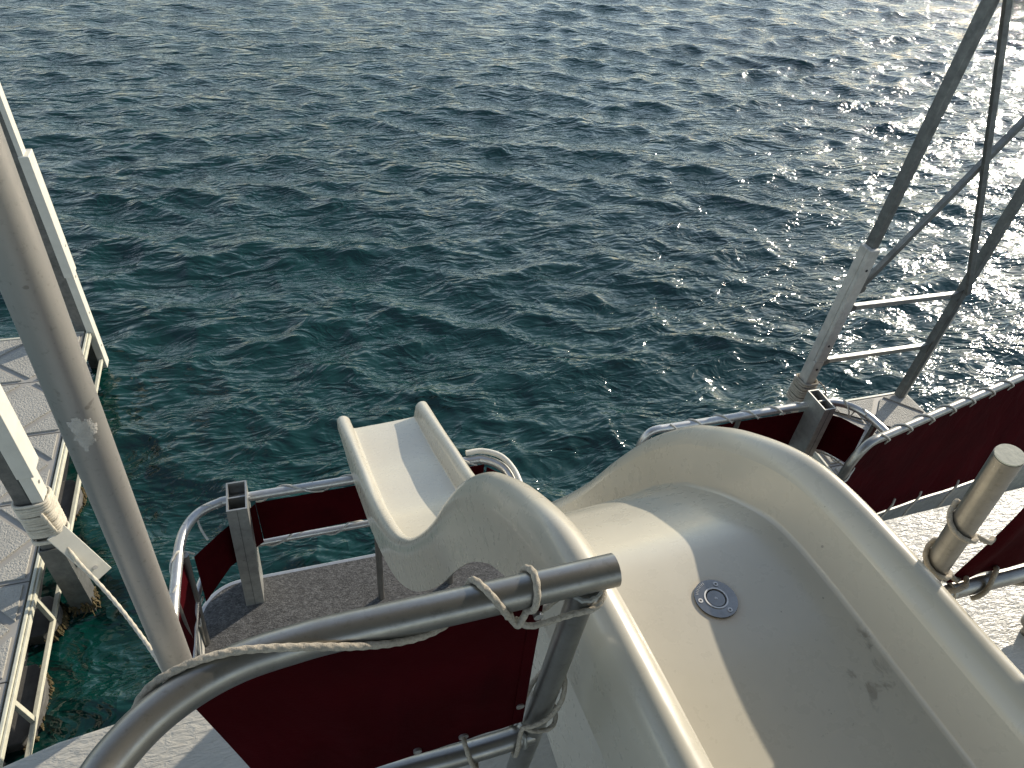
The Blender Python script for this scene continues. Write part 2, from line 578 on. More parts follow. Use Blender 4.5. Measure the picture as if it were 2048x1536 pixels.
# ================================================================== THE SETTING: water
def build_water():
    a0, a1 = math.radians(-48), math.radians(84)
    th = np.concatenate([np.linspace(a0, a1, 680, endpoint=False), np.linspace(a1, a0 + 2 * PI, 130, endpoint=False)])
    r = np.concatenate([np.linspace(.25, 2.0, 24, endpoint=False), np.geomspace(2.0, 45, 600, endpoint=False), np.geomspace(45, 6000, 60)])
    nr, na = len(r), len(th)
    Rg, Tg = np.meshgrid(r, th, indexing='ij')
    X, Y = Rg * np.sin(Tg), Rg * np.cos(Tg)
    sp = np.maximum(np.gradient(r)[:, None], Rg * (a1 - a0) / 680)
    Z = np.zeros_like(X)
    DX = np.zeros_like(X)
    DY = np.zeros_like(X)
    N = 110
    lam = np.geomspace(.10, 1.7, N)
    main = math.radians(12)
    for i, l in enumerate(lam):
        k = 2 * PI / l
        u = rng.normal()
        ang = main + u * math.radians(30 if l > .6 else 44) + (PI * .30 if i % 4 == 0 else 0)
        slope = .0250 * (1.35 if l > .45 else .85) * rng.uniform(.6, 1.4)
        if l > 1.2:
            slope *= .6
        A = slope / k
        fade = np.clip((l / sp - 2.5) / 3.0, 0, 1)
        ph = (X * math.sin(ang) + Y * math.cos(ang)) * k + rng.uniform(0, 2 * PI)
        Z += A * fade * np.sin(ph)
        c = A * fade * np.cos(ph) * 1.5
        DX += math.sin(ang) * c
        DY += math.cos(ang) * c
    # gusts: patches of rougher and smoother water
    g = .85 + .28 * np.sin(X * .21 + 1.3 + .8 * np.sin(Y * .17)) * np.sin(Y * .26 + .5 + .7 * np.sin(X * .13))
    Z *= g
    co = np.stack([X + DX * g, Y + DY * g, Z], -1).reshape(-1, 3)
    idx = np.arange(nr * na).reshape(nr, na)
    nx = np.roll(idx, -1, axis=1)
    q = np.stack([idx[:-1], nx[:-1], nx[1:], idx[1:]], -1).reshape(-1, 4)[:, ::-1]
    me = bpy.data.meshes.new('water')
    me.vertices.add(len(co))
    me.vertices.foreach_set('co', co.astype(np.float32).ravel())
    me.loops.add(q.size)
    me.loops.foreach_set('vertex_index', q.astype(np.int32).ravel())
    me.polygons.add(len(q))
    me.polygons.foreach_set('loop_start', np.arange(0, q.size, 4, dtype=np.int32))
    me.polygons.foreach_set('loop_total', np.full(len(q), 4, np.int32))
    me.polygons.foreach_set('use_smooth', np.ones(len(q), bool))
    me.update(calc_edges=True)
    me.materials.append(MT['water'])
    o = bpy.data.objects.new('water', me)
    COL.objects.link(o)
    tag(o, 'dark teal lake water with choppy ripples and sun glitter', 'water', None, 'structure')
build_water()

# far dark bank at the top right
def bank():
    vs, fs = [], []
    n, m = 26, 8
    for i in range(n):
        t = i / (n - 1)
        base = V((24.75, 19.95, 0)).lerp(V((45, 12.0, 0)), t)
        for j in range(m):
            q = j / (m - 1)
            h = 1.6 * math.sin(q * PI * .55) * (0.55 + min(1, t * 4)) + random.uniform(-.12, .12)
            vs.append((base.x + q * 2.5 + random.uniform(-.2, .2), base.y + q * 6 + random.uniform(-.2, .2), -.25 + h))
    for i in range(n - 1):
        for j in range(m - 1):
            fs.append((i * m + j, i * m + j + 1, (i + 1) * m + j + 1, (i + 1) * m + j))
    o = MB().add(vs, fs).build('shore_bank', 'rock', smooth=True)
    tag(o, 'dark rocky shore bank across the water', 'shore', None, 'structure')
    # low bush on it
    b = thing('shore_bush', (25.6, 20.9, .1), 'small dark green bush on the shore bank across the water', 'bush')
    vs, fs = [], []
    for i in range(700):
        u = Vector((random.gauss(0, 1), random.gauss(0, 1), random.gauss(0, 1))).normalized()
        c = V((25.6, 20.9, .75)) + Vector((u.x * .8, u.y * .7, u.z * .55)) * random.uniform(.4, 1) ** .5
        a = Vector((random.gauss(0, 1), random.gauss(0, 1), random.gauss(0, 1))).normalized() * .07
        d = a.orthogonal().normalized() * .05
        o_ = len(vs)
        vs += [c - a, c + d, c + a, c - d]
        fs.append((o_, o_ + 1, o_ + 2, o_ + 3))
    MB().add(vs, fs).build('crown', 'leaf', b)
    MB().tube([(25.6, 20.9, 0.0), (25.62, 20.9, .5), (25.55, 20.95, .9)], [.05, .035, .015], 8).build('trunk', 'rock', b, smooth=True)
bank()

# ================================================================== docks
def dock(name, label, xedge, sgn, ys, ncol, width, yfar, brace_ys, floats, group):
    """sgn=-1: dock lies at smaller x than its edge"""
    d = thing(name, (xedge + sgn * .5, ys[-1], .0), label, 'dock', group)
    TZ = .45
    pitch = .68
    for c in range(ncol):
        xa = xedge + sgn * (.012 + c * pitch)
        xb = xedge + sgn * (.012 + min((c + 1) * pitch, width) - .008)
        x0, x1 = min(xa, xb), max(xa, xb)
        for y1, y0 in zip(ys, ys[1:]):
            y0g, y1g = y0 + .004, y1 - .004
            p = MB().box((x0, y0g, TZ - .07), (x1, y1g, TZ - .006)).build('deck_panel', 'dockbase', d, bevel=.003)
            xm, ym = (x0 + x1) / 2, (y0 + y1) / 2
            g = .026
            hx, hy = (x1 - x0) / 2, (y1 - y0) / 2
            def pad(poly):
                MB().prism([(xm + a, ym + b) for a, b in poly], TZ - .007, TZ + .007).build('stippled_pad', 'stipple', p, bevel=.002)
            k = g * 1.2
            pad([(-hx + k * 1.5, 0), (0, -hy + k * 1.5), (hx - k * 1.5, 0), (0, hy - k * 1.5)])
            for sx in (-1, 1):
                for sy in (-1, 1):
                    tri = [(sx * (hx - g), sy * (hy - g)), (sx * (hx - g), sy * k * 1.7), (sx * k * 1.7, sy * (hy - g))]
                    if sx * sy < 0:
                        tri = tri[::-1]
                    pad(tri)
    yn = ys[-1]
    e0, e1 = xedge - sgn * .004, xedge - sgn * .024
    MB().box((min(e0, e1), yn, TZ - .05), (max(e0, e1), yfar + .01, TZ + .006)).build('edge_trim', 'trim', d, bevel=.004)
    e0, e1 = xedge - sgn * .026, xedge - sgn * .040
    MB().box((min(e0, e1), yn, TZ - .048), (max(e0, e1), yfar, TZ - .006)).build('outer_trim', 'trim', d, bevel=.003)
    bx = xedge + sgn * (-.040)
    MB().box((bx - .014, yn, .10), (bx + .014, yfar, .135)).build('lower_rail', 'trim', d, bevel=.004)
    for y in brace_ys:
        MB().beam((xedge - sgn * .02, y, TZ - .05), (bx, y + .01, .135), .03, .03, (0, 1, 0)).build('brace', 'trim', d, bevel=.003)
    # end board and dark inner floats
    lo, hi = sorted((xedge + sgn * .01, xedge + sgn * width))
    MB().box((lo, yfar - .004, TZ - .12), (hi, yfar + .02, TZ + .001)).build('end_board', 'trim', d, bevel=.004)
    lo2, hi2 = sorted((xedge + sgn * .12, xedge + sgn * (width - .02)))
    MB().box((lo2, yn, -.1), (hi2, yfar - .05, TZ - .075)).build('inner_float', 'black', d)
    for (ya, yb) in floats:
        f = MB()
        segs = 9
        bot, top = [], []
        prof = []
        for i in range(segs + 1):
            t = i / segs
            prof.append((xedge - sgn * (-.02 + .085 * math.sin(PI * t) ** .7), ya + (yb - ya) * t))
        inner = [(xedge + sgn * .4, yb), (xedge + sgn * .4, ya)]
        poly = prof + inner
        if sgn > 0:
            poly = poly[::-1]
        fo = f.prism(poly, -.25, .095).build('float_tank', 'float', d, bevel=.008)
        al = MB()
        for x, y in prof:
            for q in range(9):
                xx, yy = x - sgn * random.uniform(-.005, .012), y + random.uniform(-.02, .02)
                al.tube([(xx, yy, random.uniform(.02, .05)), (xx - sgn * .004, yy + random.uniform(-.01, .01), .005), (xx - sgn * random.uniform(0, .025), yy, -.05)], [.004, .006, .002], 5)
        al.build('algae_fringe', 'algae', fo, smooth=True)
    return d

ysL = [5.87, 5.25, 4.60, 3.92, 3.24, 2.56, 1.88, 1.20]
dock('floating_dock', 'beige floating dock with stippled diamond panels along the left edge', -1.85, -1, ysL, 2, 1.36, 5.87,
     (4.51, 3.13, 2.45, 5.19, 1.77), [(4.95, 5.30), (4.02, 4.42), (3.06, 3.36), (2.36, 2.86), (1.7, 2.15)], None)
ysR = [3.62, 2.94, 2.26, 1.58]
dock('floating_dock', 'small beige dock at the foot of the tall lattice frame on the right', 4.06, 1, ysR, 2, 1.36, 3.62,
     (3.5, 2.9, 2.3), [(2.9, 3.4), (2.0, 2.5)], None)

# ================================================================== left guide posts
def strip(name, a, b, w, t, parent, mat='hdpe', side=(0, 1, 0), bev=.006):
    return MB().beam(a, b, t, w, side=(1, 0, 0)).build(name, mat, parent, bevel=bev)

def lash(name, c, hx, hy, z0, z1, turns, r, parent, mat='rope2', rnd=.012):
    pts = []
    N = turns * 28
    for i in range(N + 1):
        a = 2 * PI * i / 28
        # rounded rectangle
        ca, sa = math.cos(a), math.sin(a)
        e = .55
        x = math.copysign(abs(ca) ** e, ca) * (hx + r)
        y = math.copysign(abs(sa) ** e, sa) * (hy + r)
        t = i / N
        z = z0 + (z1 - z0) * t + .004 * math.sin(a * 1.3 + 1) + (.004 if i % 56 < 28 else 0)
        pts.append((c[0] + x, c[1] + y, z))
    return rope(name, pts, r, mat, parent, smooth_path=False, strands=3, pitch=r * 5, n=9)

# far left post
pa = thing('guide_post', (-1.86, 5.82, 0), 'far left steel guide post with stepped white wear strips above the water', 'post')
MB().box((-1.93, 5.895, -.8), (-1.845, 6.0, 4.6)).build('post', 'galv', pa, bevel=.006)
MB().box((-1.842, 5.85, 2.07), (-1.805, 5.95, 4.6)).build('wear_strip', 'hdpe', pa, bevel=.004)
MB().box((-1.842, 5.835, 1.04), (-1.77, 5.985, 2.105)).build('wear_strip', 'hdpe', pa, bevel=.006)
MB().box((-1.842, 5.865, .02), (-1.78, 5.98, 1.038)).build('wear_strip', 'hdpe', pa, bevel=.006)
for z in (.25, .62, 1.0, 1.3):
    MB().tube([(-1.784, 5.92, z), (-1.778 + (.010 if z > 1.1 else 0), 5.92, z)], .011, 12).build('bolt', 'galvl', pa, smooth=True)
MB().beam((-1.93, 5.94, 1.05), (-3.1, 5.94, 1.05), .05, .05).build('cross_bar', 'galvl', pa, bevel=.004)
MB().box((-3.16, 5.90, -.6), (-3.08, 6.0, 4.6)).build('post', 'galv', pa, bevel=.006)

# near left post
pb = thing('guide_post', (-1.67, 3.32, 0), 'near left steel guide post with white plastic strips and wound rope lashing', 'post')
MB().box((-1.72, 3.265, -.3), (-1.64, 3.375, 4.4)).build('post', 'galv', pb, bevel=.006)
pile = MB()
for lo, hi in (((-1.735, 3.25, -.9), (-1.605, 3.258, .70)), ((-1.735, 3.372, -.9), (-1.605, 3.38, .70)),
               ((-1.735, 3.2585, -.9), (-1.727, 3.3715, .70)), ((-1.613, 3.2585, -.9), (-1.605, 3.3715, .70))):
    pile.box(lo, hi)
pile.build('pile_sleeve', 'galv', pb)
MB().box((-1.637, 3.245, 1.36), (-1.548, 3.40, 4.4)).build('wear_strip', 'hdpe', pb, bevel=.006)
MB().box((-1.637, 3.262, .88), (-1.572, 3.37, 1.357)).build('wear_strip', 'hdpe', pb, bevel=.005)
MB().tube([(-1.575, 3.32, 1.25), (-1.569, 3.32, 1.25)], .012, 12).build('bolt', 'galvl', pb, smooth=True)
lash('rope_lashing', (-1.648, 3.32), .080, .070, .83, 1.13, 15, .0098, pb)
lash('rope_lashing', (-1.65, 3.32), .082, .071, .765, .80, 2, .0098, pb)
rope('rope_end', [(-1.60, 3.226, 1.07), (-1.59, 3.222, 1.02), (-1.582, 3.221, .96), (-1.575, 3.225, .90)], .010, 'rope2', pb, strands=3)
# loose plank hanging from the lashing
pk = MB().beam((-1.59, 3.25, .86), (-1.445, 3.22, .40), .016, .12, side=(-.28, .6, -.75))
pk.build('loose_plank', 'hdpe', pb, bevel=.004)
MB().tube([(-1.468, 3.219, .492), (-1.4655, 3.2125, .5)], .014, 14).build('plank_hole', 'hdpeg', pb, smooth=True)
MB().beam((-1.62, 3.28, .86), (-1.50, 3.23, .54), .03, .022).build('plank_stub', 'hdpe', pb, bevel=.003)
MB().box((-1.602, 3.30, .42), (-1.585, 3.37, .62)).build('blue_plate', 'blue', pb, bevel=.004)
al = MB()
for i in range(70):
    a = random.random()
    s_ = random.choice((0, 1, 2, 3))
    x, y = [(-1.735 + .13 * a, 3.247), (-1.735 + .13 * a, 3.383), (-1.738, 3.25 + .13 * a), (-1.602, 3.25 + .13 * a)][s_]
    z = random.uniform(-.02, .07)
    al.tube([(x, y, z + .03), (x + random.uniform(-.02, .02), y + random.uniform(-.02, .02), z), (x + random.uniform(-.035, .035), y + random.uniform(-.035, .035), z - .05)], [.009, .007, .003], 5)
al.build('algae_fringe', 'algae', pb, smooth=True)
mr = rope('mooring_rope', [(-1.60, 3.27, .84), (-1.53, 3.19, .62), (-1.44, 3.10, .475), (-1.33, 2.95, .41), (-1.20, 2.74, .385), (-1.08, 2.52, .42), (-.95, 2.25, .50), (-.83, 2.05, .585)],
          .0125, 'rope2', None, k=26, strands=3, pitch=.06)
tag(mr, 'cream mooring rope running from the lashed left post to the boat', 'rope')

# ================================================================== right lattice frame
fr = thing('lattice_frame', (4.7, 3.58, 0), 'tall dark steel lattice frame with white sleeve against the sun glitter', 'frame')
MB().box((4.066, 3.535, -.8), (4.126, 3.615, 4.6)).build('post', 'galv', fr, bevel=.006)
MB().box((5.278, 3.54, .455), (5.335, 3.615, 4.6)).build('post', 'galv', fr, bevel=.006)
MB().box((5.337, 3.55, .455), (5.370, 3.61, 1.5)).build('wear_strip', 'hdpe', fr, bevel=.005)
MB().box((4.022, 3.495, 1.13), (4.115, 3.533, 2.19)).build('wear_sleeve', 'hdpeg', fr, bevel=.008)
MB().box((4.015, 3.498, .55), (4.105, 3.533, 1.127)).build('wear_sleeve', 'hdpeg', fr, bevel=.008)
MB().box((4.022, 3.5335, .55), (4.064, 3.61, 2.19)).build('wear_sleeve', 'hdpeg', fr, bevel=.006)
for x, z in ((4.05, 2.02), (4.045, 1.30), (4.04, 1.05)):
    MB().tube([(x + .02, 3.498, z), (x + .02, 3.491, z)], .010, 12).build('bolt', 'dark', fr, smooth=True)
for z in (1.62, 1.07, 4.2):
    MB().beam((4.127, 3.575, z), (5.277, 3.575, z), .042, .042, side=(0, 1, 0)).build('cross_bar', 'galvl', fr, bevel=.003)
MB().beam((4.127, 3.575, 1.72), (5.277, 3.575, 3.75), .042, .042, side=(0, 1, 0)).build('diagonal_brace', 'galv', fr, bevel=.003)
MB().beam((5.30, 3.518, 1.66), (4.12, 3.518, 3.92), .03, .045, side=(0, 1, 0)).build('diagonal_brace', 'galv', fr, bevel=.003)
for (x, z, sx) in ((4.127, 1.62, 1), (4.127, 1.07, 1), (5.277, 1.62, -1), (5.277, 1.07, -1), (4.127, 1.80, 1), (5.277, 3.68, -1)):
    g = MB().add([(x, 3.549, z - .06), (x + sx * .09, 3.549, z - .02), (x + sx * .09, 3.549, z + .02), (x, 3.549, z + .06), (x, 3.552, z - .06), (x + sx * .09, 3.552, z - .02), (x + sx * .09, 3.552, z + .02), (x, 3.552, z + .06)],
                 [(0, 1, 2, 3), (7, 6, 5, 4), (0, 4, 5, 1), (1, 5, 6, 2), (2, 6, 7, 3), (3, 7, 4, 0)]).build('gusset_plate', 'galv', fr)
lash('rope_lashing', (4.068, 3.555), .062, .072, .66, .90, 12, .010, fr, 'rope')
rope('rope_end', [(4.15, 3.50, .90), (4.19, 3.45, .86), (4.22, 3.40, .76), (4.24, 3.36, .62), (4.27, 3.34, .47)], .006, 'rope', fr)
tag(rope('deck_line', [(4.40, 3.60, .462), (4.75, 3.35, .463), (5.05, 3.12, .463), (5.2, 2.95, .463)], .006, 'dark', None, strands=0),
    'thin dark line lying across the small right hand dock', 'line')

# ================================================================== boat: lower (bow) deck
LZ = .60
def rrect(x0, y0, x1, y1, r, k=8, corners=(1, 1, 1, 1)):
    out = []
    for (cx_, cy_, a0, on) in ((x1 - r, y1 - r, 0, corners[0]), (x0 + r, y1 - r, PI / 2, corners[1]), (x0 + r, y0 + r, PI, corners[2]), (x1 - r, y0 + r, 1.5 * PI, corners[3])):
        if on:
            for i in range(k + 1):
                a = a0 + PI / 2 * i / k
                out.append((cx_ + r * math.cos(a), cy_ + r * math.sin(a)))
        else:
            out.append((cx_ + r * (1 if math.cos(a0 + PI / 4) > 0 else -1), cy_ + r * (1 if math.sin(a0 + PI / 4) > 0 else -1)))
    return out
outer = rrect(-.825, -3.5, 3.75, 2.845, .26, 12, (1, 1, 0, 0))
ld = MB().prism(outer, LZ - .16, LZ - .004).build('lower_deck', 'bright', None, bevel=.006)
tag(ld, 'lower bow deck of the boat with light metal rim', 'deck', None, 'structure')
inner = rrect(-.797, -3.48, 3.72, 2.815, .235, 12, (1, 1, 0, 0))
MB().prism(inner, LZ - .0035, LZ + .004).build('carpet', 'carpet', ld)
for x in (-.25, 3.2):
    ring = [(x, -3.4, .12), (x, 2.2, .12), (x, 2.45, .14), (x, 2.62, .2)]
    MB().tube(ring, [.36, .36, .28, .12], 28).build('pontoon_float', 'bright', ld, smooth=True)
# starboard side deck of the wider hull
sdk = MB().box((3.78, -3.5, .3), (6.0, 1.95, LZ - .05)).build('side_deck', 'gel2', None, bevel=.01)
tag(sdk, 'starboard side deck of the hull below the upper deck', 'deck', None, 'structure')

RZ = 1.45
def sleeve(name, label, bx, by, tx, ty, wx, wy, z1, grp, rot=0.0):
    t = thing(name, (bx, by, LZ), label, 'post socket', grp)
    th_ = .009
    def P(u, v, z):
        q = (z - LZ) / (z1 - LZ)
        cr, sr = math.cos(rot), math.sin(rot)
        return (bx + (tx - bx) * q + u * cr - v * sr, by + (ty - by) * q + u * sr + v * cr, z)
    zb = LZ + .004
    m = MB()
    X, Y_ = wx / 2, wy / 2
    for (u0, v0, u1, v1) in ((-X, -Y_, X, -Y_ + th_), (-X, Y_ - th_, X, Y_), (-X, -Y_ + th_, -X + th_, Y_ - th_), (X - th_, -Y_ + th_, X, Y_ - th_)):
        m.hexa([P(u0, v0, zb), P(u1, v0, zb), P(u1, v1, zb), P(u0, v1, zb)], [P(u0, v0, z1), P(u1, v0, z1), P(u1, v1, z1), P(u0, v1, z1)])
    m.build('tube_wall', 'galvl', t)
    MB().hexa([P(-X + th_, -.004, zb), P(X - th_, -.004, zb), P(X - th_, .004, zb), P(-X + th_, .004, zb)],
              [P(-X + th_, -.004, z1 - .012), P(X - th_, -.004, z1 - .012), P(X - th_, .004, z1 - .012), P(-X + th_, .004, z1 - .012)]).build('divider', 'galvl', t)
    MB().hexa([P(-.0015, -Y_ - .002, zb), P(.0015, -Y_ - .002, zb), P(.0015, -Y_ - .0005, zb), P(-.0015, -Y_ - .0005, zb)],
              [P(-.0015, -Y_ - .002, z1), P(.0015, -Y_ - .002, z1), P(.0015, -Y_ - .0005, z1), P(-.0015, -Y_ - .0005, z1)]).build('weld_seam', 'galv', t)
    bt = MB()
    bt.tube([P(X - .002, .02, z1 - .06), P(X + .012, .02, z1 - .06)], .008, 10)
    bt.build('bolt', 'bright', t, smooth=True)
    return t
sleeve('post_socket', 'tall open topped twin metal socket on the left bow corner', -.487, 2.735, -.446, 2.70, .105, .20, 1.56, 'open topped metal sockets at the bow')
sleeve('post_socket', 'tall open topped twin metal socket on the right bow corner', 3.36, 2.715, 3.325, 2.715, .09, .20, 1.56, 'open topped metal sockets at the bow')

# ---- bow railing, left section
bl = thing('bow_railing', (-.75, 2.77, LZ), 'left bow railing with maroon canvas band around the grey carpet', 'railing')
R1 = .0265
pathL = [(1.075, 2.15, RZ), (1.075, 2.45, RZ), (1.07, 2.61, RZ), (1.035, 2.70, RZ), (.95, 2.765, RZ), (.84, 2.775, RZ), (.2, 2.775, RZ), (-.45, 2.772, RZ), (-.56, 2.76, RZ), (-.655, 2.715, RZ), (-.715, 2.63, RZ), (-.742, 2.52, RZ), (-.752, 2.34, RZ), (-.758, 2.1, RZ), (-.76, 1.6, RZ)]
MB().tube(rail(pathL, 8), R1, 18).build('top_rail', 'bright', bl, smooth=True)
MB().tube(rail([(1.095, 2.15, RZ + .045), (1.10, 2.5, RZ + .045), (1.09, 2.63, RZ + .045), (1.045, 2.735, RZ + .045), (.95, 2.80, RZ + .04), (.85, 2.805, RZ + .038)], 6), .017, 14).build('hose_loop', 'hdpe', bl, smooth=True)
cloth([(.97, 2.745, 1.40), (1.03, 2.68, 1.405), (1.055, 2.58, 1.405)], [(.97, 2.745, 1.07), (1.03, 2.68, 1.07), (1.055, 2.58, 1.07)], 'canvas_band', bl, 10, 8, .003, .002, seed=21)
pathM = [(1.03, 2.74, 1.02), (.9, 2.77, 1.02), (.2, 2.775, 1.02), (-.45, 2.772, 1.02), (-.58, 2.745, 1.02), (-.68, 2.66, 1.02), (-.735, 2.52, 1.02), (-.75, 2.34, 1.02), (-.76, 1.6, 1.02)]
MB().tube(rail(pathM, 8), .021, 14).build('middle_rail', 'bright', bl, smooth=True)
for (a, b, r_) in (((-.722, 2.47, 1.43), (-.765, 2.44, LZ), .02), ((-.757, 2.2, 1.43), (-.77, 2.2, LZ), .02), ((-.76, 1.7, 1.43), (-.76, 1.7, LZ), .02), ((1.075, 2.3, 1.43), (1.075, 2.3, LZ), .022)):
    MB().tube([a, b], r_, 14).build('post', 'tube', bl, smooth=True)
c1 = cloth([(.96, 2.765, 1.405), (.2, 2.765, 1.405), (-.37, 2.762, 1.40)], [(.96, 2.77, 1.07), (.2, 2.77, 1.075), (-.37, 2.765, 1.06)], 'canvas_band', bl, 40, 8, .003, .004, seed=1)
c2 = cloth([(-.372, 2.755, 1.40), (-.56, 2.62, 1.37), (-.69, 2.50, 1.36)], [(-.372, 2.755, 1.05), (-.56, 2.64, 1.03), (-.70, 2.47, .98)], 'canvas_band', bl, 16, 8, .003, .003, seed=2)
c3 = cloth([(-.735, 2.49, 1.38), (-.75, 2.1, 1.40), (-.752, 1.7, 1.40)], [(-.74, 2.47, .90), (-.75, 2.1, 1.05), (-.752, 1.7, 1.06)], 'canvas_band', bl, 16, 8, .003, .008, (1, 0, 0), seed=3)
MB().box((-.80, 2.30, LZ + .005), (-.775, 2.52, .98)).build('splash_plate', 'hdpeg', bl, bevel=.003)
lacing('lacing_cord', [(-.36, 2.773, RZ), (.92, 2.775, RZ)], R1, .0055, 4, .02, bl, jit=.2, phase=2.2)
lacing('lacing_cord', [(-.36, 2.774, 1.02), (.92, 2.775, 1.02)], .021, .0055, 4, .02, bl, down=(0, 0, 1), jit=.2)
rope('lacing_cord', [(-.56, 2.735, 1.44), (-.60, 2.74, 1.475), (-.64, 2.735, 1.47), (-.665, 2.70, 1.44), (-.65, 2.64, 1.40), (-.62, 2.58, 1.38)], .006, 'wire', bl, strands=0)
rope('lacing_cord', [(-.69, 2.52, 1.36), (-.715, 2.50, 1.41), (-.745, 2.46, 1.478), (-.772, 2.42, 1.47), (-.782, 2.38, 1.44), (-.765, 2.33, 1.42), (-.735, 2.30, 1.44), (-.75, 2.24, 1.478), (-.78, 2.20, 1.45), (-.755, 2.14, 1.42)], .006, 'wire', bl, strands=0)
rope('lacing_cord', [(-.715, 2.50, .99), (-.745, 2.46, .93), (-.752, 2.40, .86), (-.757, 2.36, 1.0), (-.765, 2.33, 1.05)], .006, 'wire', bl, strands=0)

# ---- bow railing, right section
br = thing('bow_railing', (3.6, 2.7, LZ), 'right bow railing with maroon canvas band behind the slide crest', 'railing')
pathR = [(2.03, 2.77, LZ), (2.03, 2.77, 1.0), (2.03, 2.77, 1.28), (2.035, 2.77, 1.36), (2.065, 2.775, 1.425), (2.13, 2.78, 1.452), (2.3, 2.78, RZ), (3.2, 2.782, RZ), (3.43, 2.78, RZ), (3.53, 2.76, RZ), (3.615, 2.70, RZ), (3.67, 2.60, RZ), (3.69, 2.48, RZ), (3.695, 2.40, RZ)]
MB().tube(rail(pathR, 8), R1, 18).build('top_rail', 'bright', br, smooth=True)
pathR2 = [(2.05, 2.775, 1.0), (3.35, 2.78, 1.0), (3.52, 2.745, 1.0), (3.63, 2.64, 1.0), (3.67, 2.5, 1.0), (3.675, 2.42, 1.0)]
MB().tube(rail(pathR2, 8), .021, 14).build('middle_rail', 'bright', br, smooth=True)
for (a, b) in (((3.685, 2.52, 1.43), (3.72, 2.55, LZ)), ((2.75, 2.775, 1.43), (2.75, 2.77, LZ))):
    MB().tube([a, b], .021, 14).build('post', 'tube', br, smooth=True)
cloth([(2.22, 2.772, 1.40), (2.8, 2.772, 1.405), (3.36, 2.77, 1.40)], [(2.2, 2.775, 1.05), (2.8, 2.775, 1.06), (3.36, 2.775, 1.05)], 'canvas_band', br, 30, 8, .003, .004, seed=4)
cloth([(3.362, 2.765, 1.40), (3.54, 2.68, 1.38), (3.645, 2.54, 1.37)], [(3.362, 2.77, 1.05), (3.55, 2.69, 1.03), (3.655, 2.53, 1.03)], 'canvas_band', br, 16, 8, .003, .003, seed=5)
lacing('lacing_cord', [(2.2, 2.78, RZ), (3.25, 2.78, RZ)], R1, .0055, 5, .022, br, jit=.25)
lacing('lacing_cord', [(3.44, 2.775, RZ), (3.56, 2.74, RZ), (3.66, 2.61, RZ)], R1, .005, 2.2, .05, br, side=(-.6, -.7, 0), jit=.2)
lacing('lacing_cord', [(3.44, 2.765, 1.0), (3.56, 2.72, 1.0), (3.65, 2.59, 1.0)], .021, .005, 2.4, .05, br, side=(-.6, -.7, 0), down=(0, 0, 1), jit=.2)
rope('lacing_end', [(3.52, 2.74, 1.40), (3.60, 2.80, 1.36), (3.72, 2.9, 1.22), (3.85, 2.95, 1.12)], .003, 'dark', br, strands=0)

# ---- starboard railing
sr = thing('side_railing', (3.2, 2.15, LZ), 'starboard railing with broad maroon canvas beyond the white upper deck edge', 'railing')
SZ = 1.75
pathS = [(3.085, 2.125, .5), (3.085, 2.125, 1.1), (3.09, 2.126, 1.52), (3.10, 2.128, 1.62), (3.14, 2.137, 1.71), (3.21, 2.155, 1.748), (3.35, 2.183, SZ), (3.94, 2.302, SZ), (4.74, 2.466, SZ), (5.9, 2.70, SZ)]
MB().tube(rail(pathS, 8), .028, 18).build('top_rail', 'tube', sr, smooth=True)
cloth([(3.15, 2.135, 1.665), (3.24, 2.158, 1.70), (3.94, 2.30, 1.705), (4.74, 2.462, 1.705), (5.8, 2.68, 1.705)],
      [(3.13, 2.125, .72), (3.24, 2.15, .79), (3.94, 2.245, .80), (4.74, 2.32, .80), (5.8, 2.43, .80)], 'canvas_panel', sr, 50, 14, .003, .007, (.2, -1, 0), seed=6)
bw = [(3.0, 2.16), (3.64, 2.235), (4.21, 2.275), (4.86, 2.335), (6.0, 2.44)]
m = MB()
for (x0, y0), (x1, y1) in zip(bw, bw[1:]):
    m.hexa([(x0, y0 - .03, .42), (x1, y1 - .03, .42), (x1, y1 + .03, .42), (x0, y0 + .03, .42)], [(x0, y0 - .03, .79), (x1, y1 - .03, .79), (x1, y1 + .03, .79), (x0, y0 + .03, .79)])
m.build('kick_board', 'galvl', sr)
lacing('lacing_cord', [(3.24, 2.16, SZ), (3.94, 2.302, SZ), (4.74, 2.466, SZ), (5.6, 2.64, SZ)], .028, .0055, 11, .055, sr, side=(.2, -1, 0), jit=.25)
lacing('lacing_cord', [(3.085, 2.125, 1.05), (3.09, 2.126, 1.55)], .028, .0055, 2.6, .05, sr, side=(.2, -1, 0), down=(1, .2, 0), jit=.15)
for (x, y) in ((3.73, 2.21), (3.98, 2.225), (4.35, 2.25), (4.8, 2.295)):
    e = random.uniform(.02, .05)
    rope('lacing_end', [(x + .16, y + .02, .93), (x + .12, y - .012, .90), (x + .07, y - .028, .82), (x + .03, y - .045, .74), (x - .02, y - .04, .58), (x - .04, y - .035, .45)], .0075, 'rope', sr, strands=3)

# ================================================================== upper deck
UZ = 2.85
CAM_SCALE[:] = [.85, .6975]
up_poly = [(-1.05, -2.6), (-1.05, .35), (-1.02, .55), (-.95, .72), (-.86, .83), (-.77, .888), (-.66, .915), (-.58, .923), (-.40, .945), (-.2, .96), (.1, .975), (.6, .99), (1.7, 1.008), (3.2, 1.03), (3.2, -2.6)][::-1]
ud = MB().prism(up_poly, UZ - .12, UZ).build('upper_deck', 'deck', None, bevel=.006)
tag(ud, 'cream textured upper deck floor under the slide and railings', 'deck', None, 'structure')
for (x, y) in ((3.0, .8), (-.9, -2.3), (3.0, -2.3)):
    MB().box((x - .04, y - .04, lower(LZ + .005)), (x + .04, y + .04, UZ - .121)).build('deck_post', 'galvl', ud)

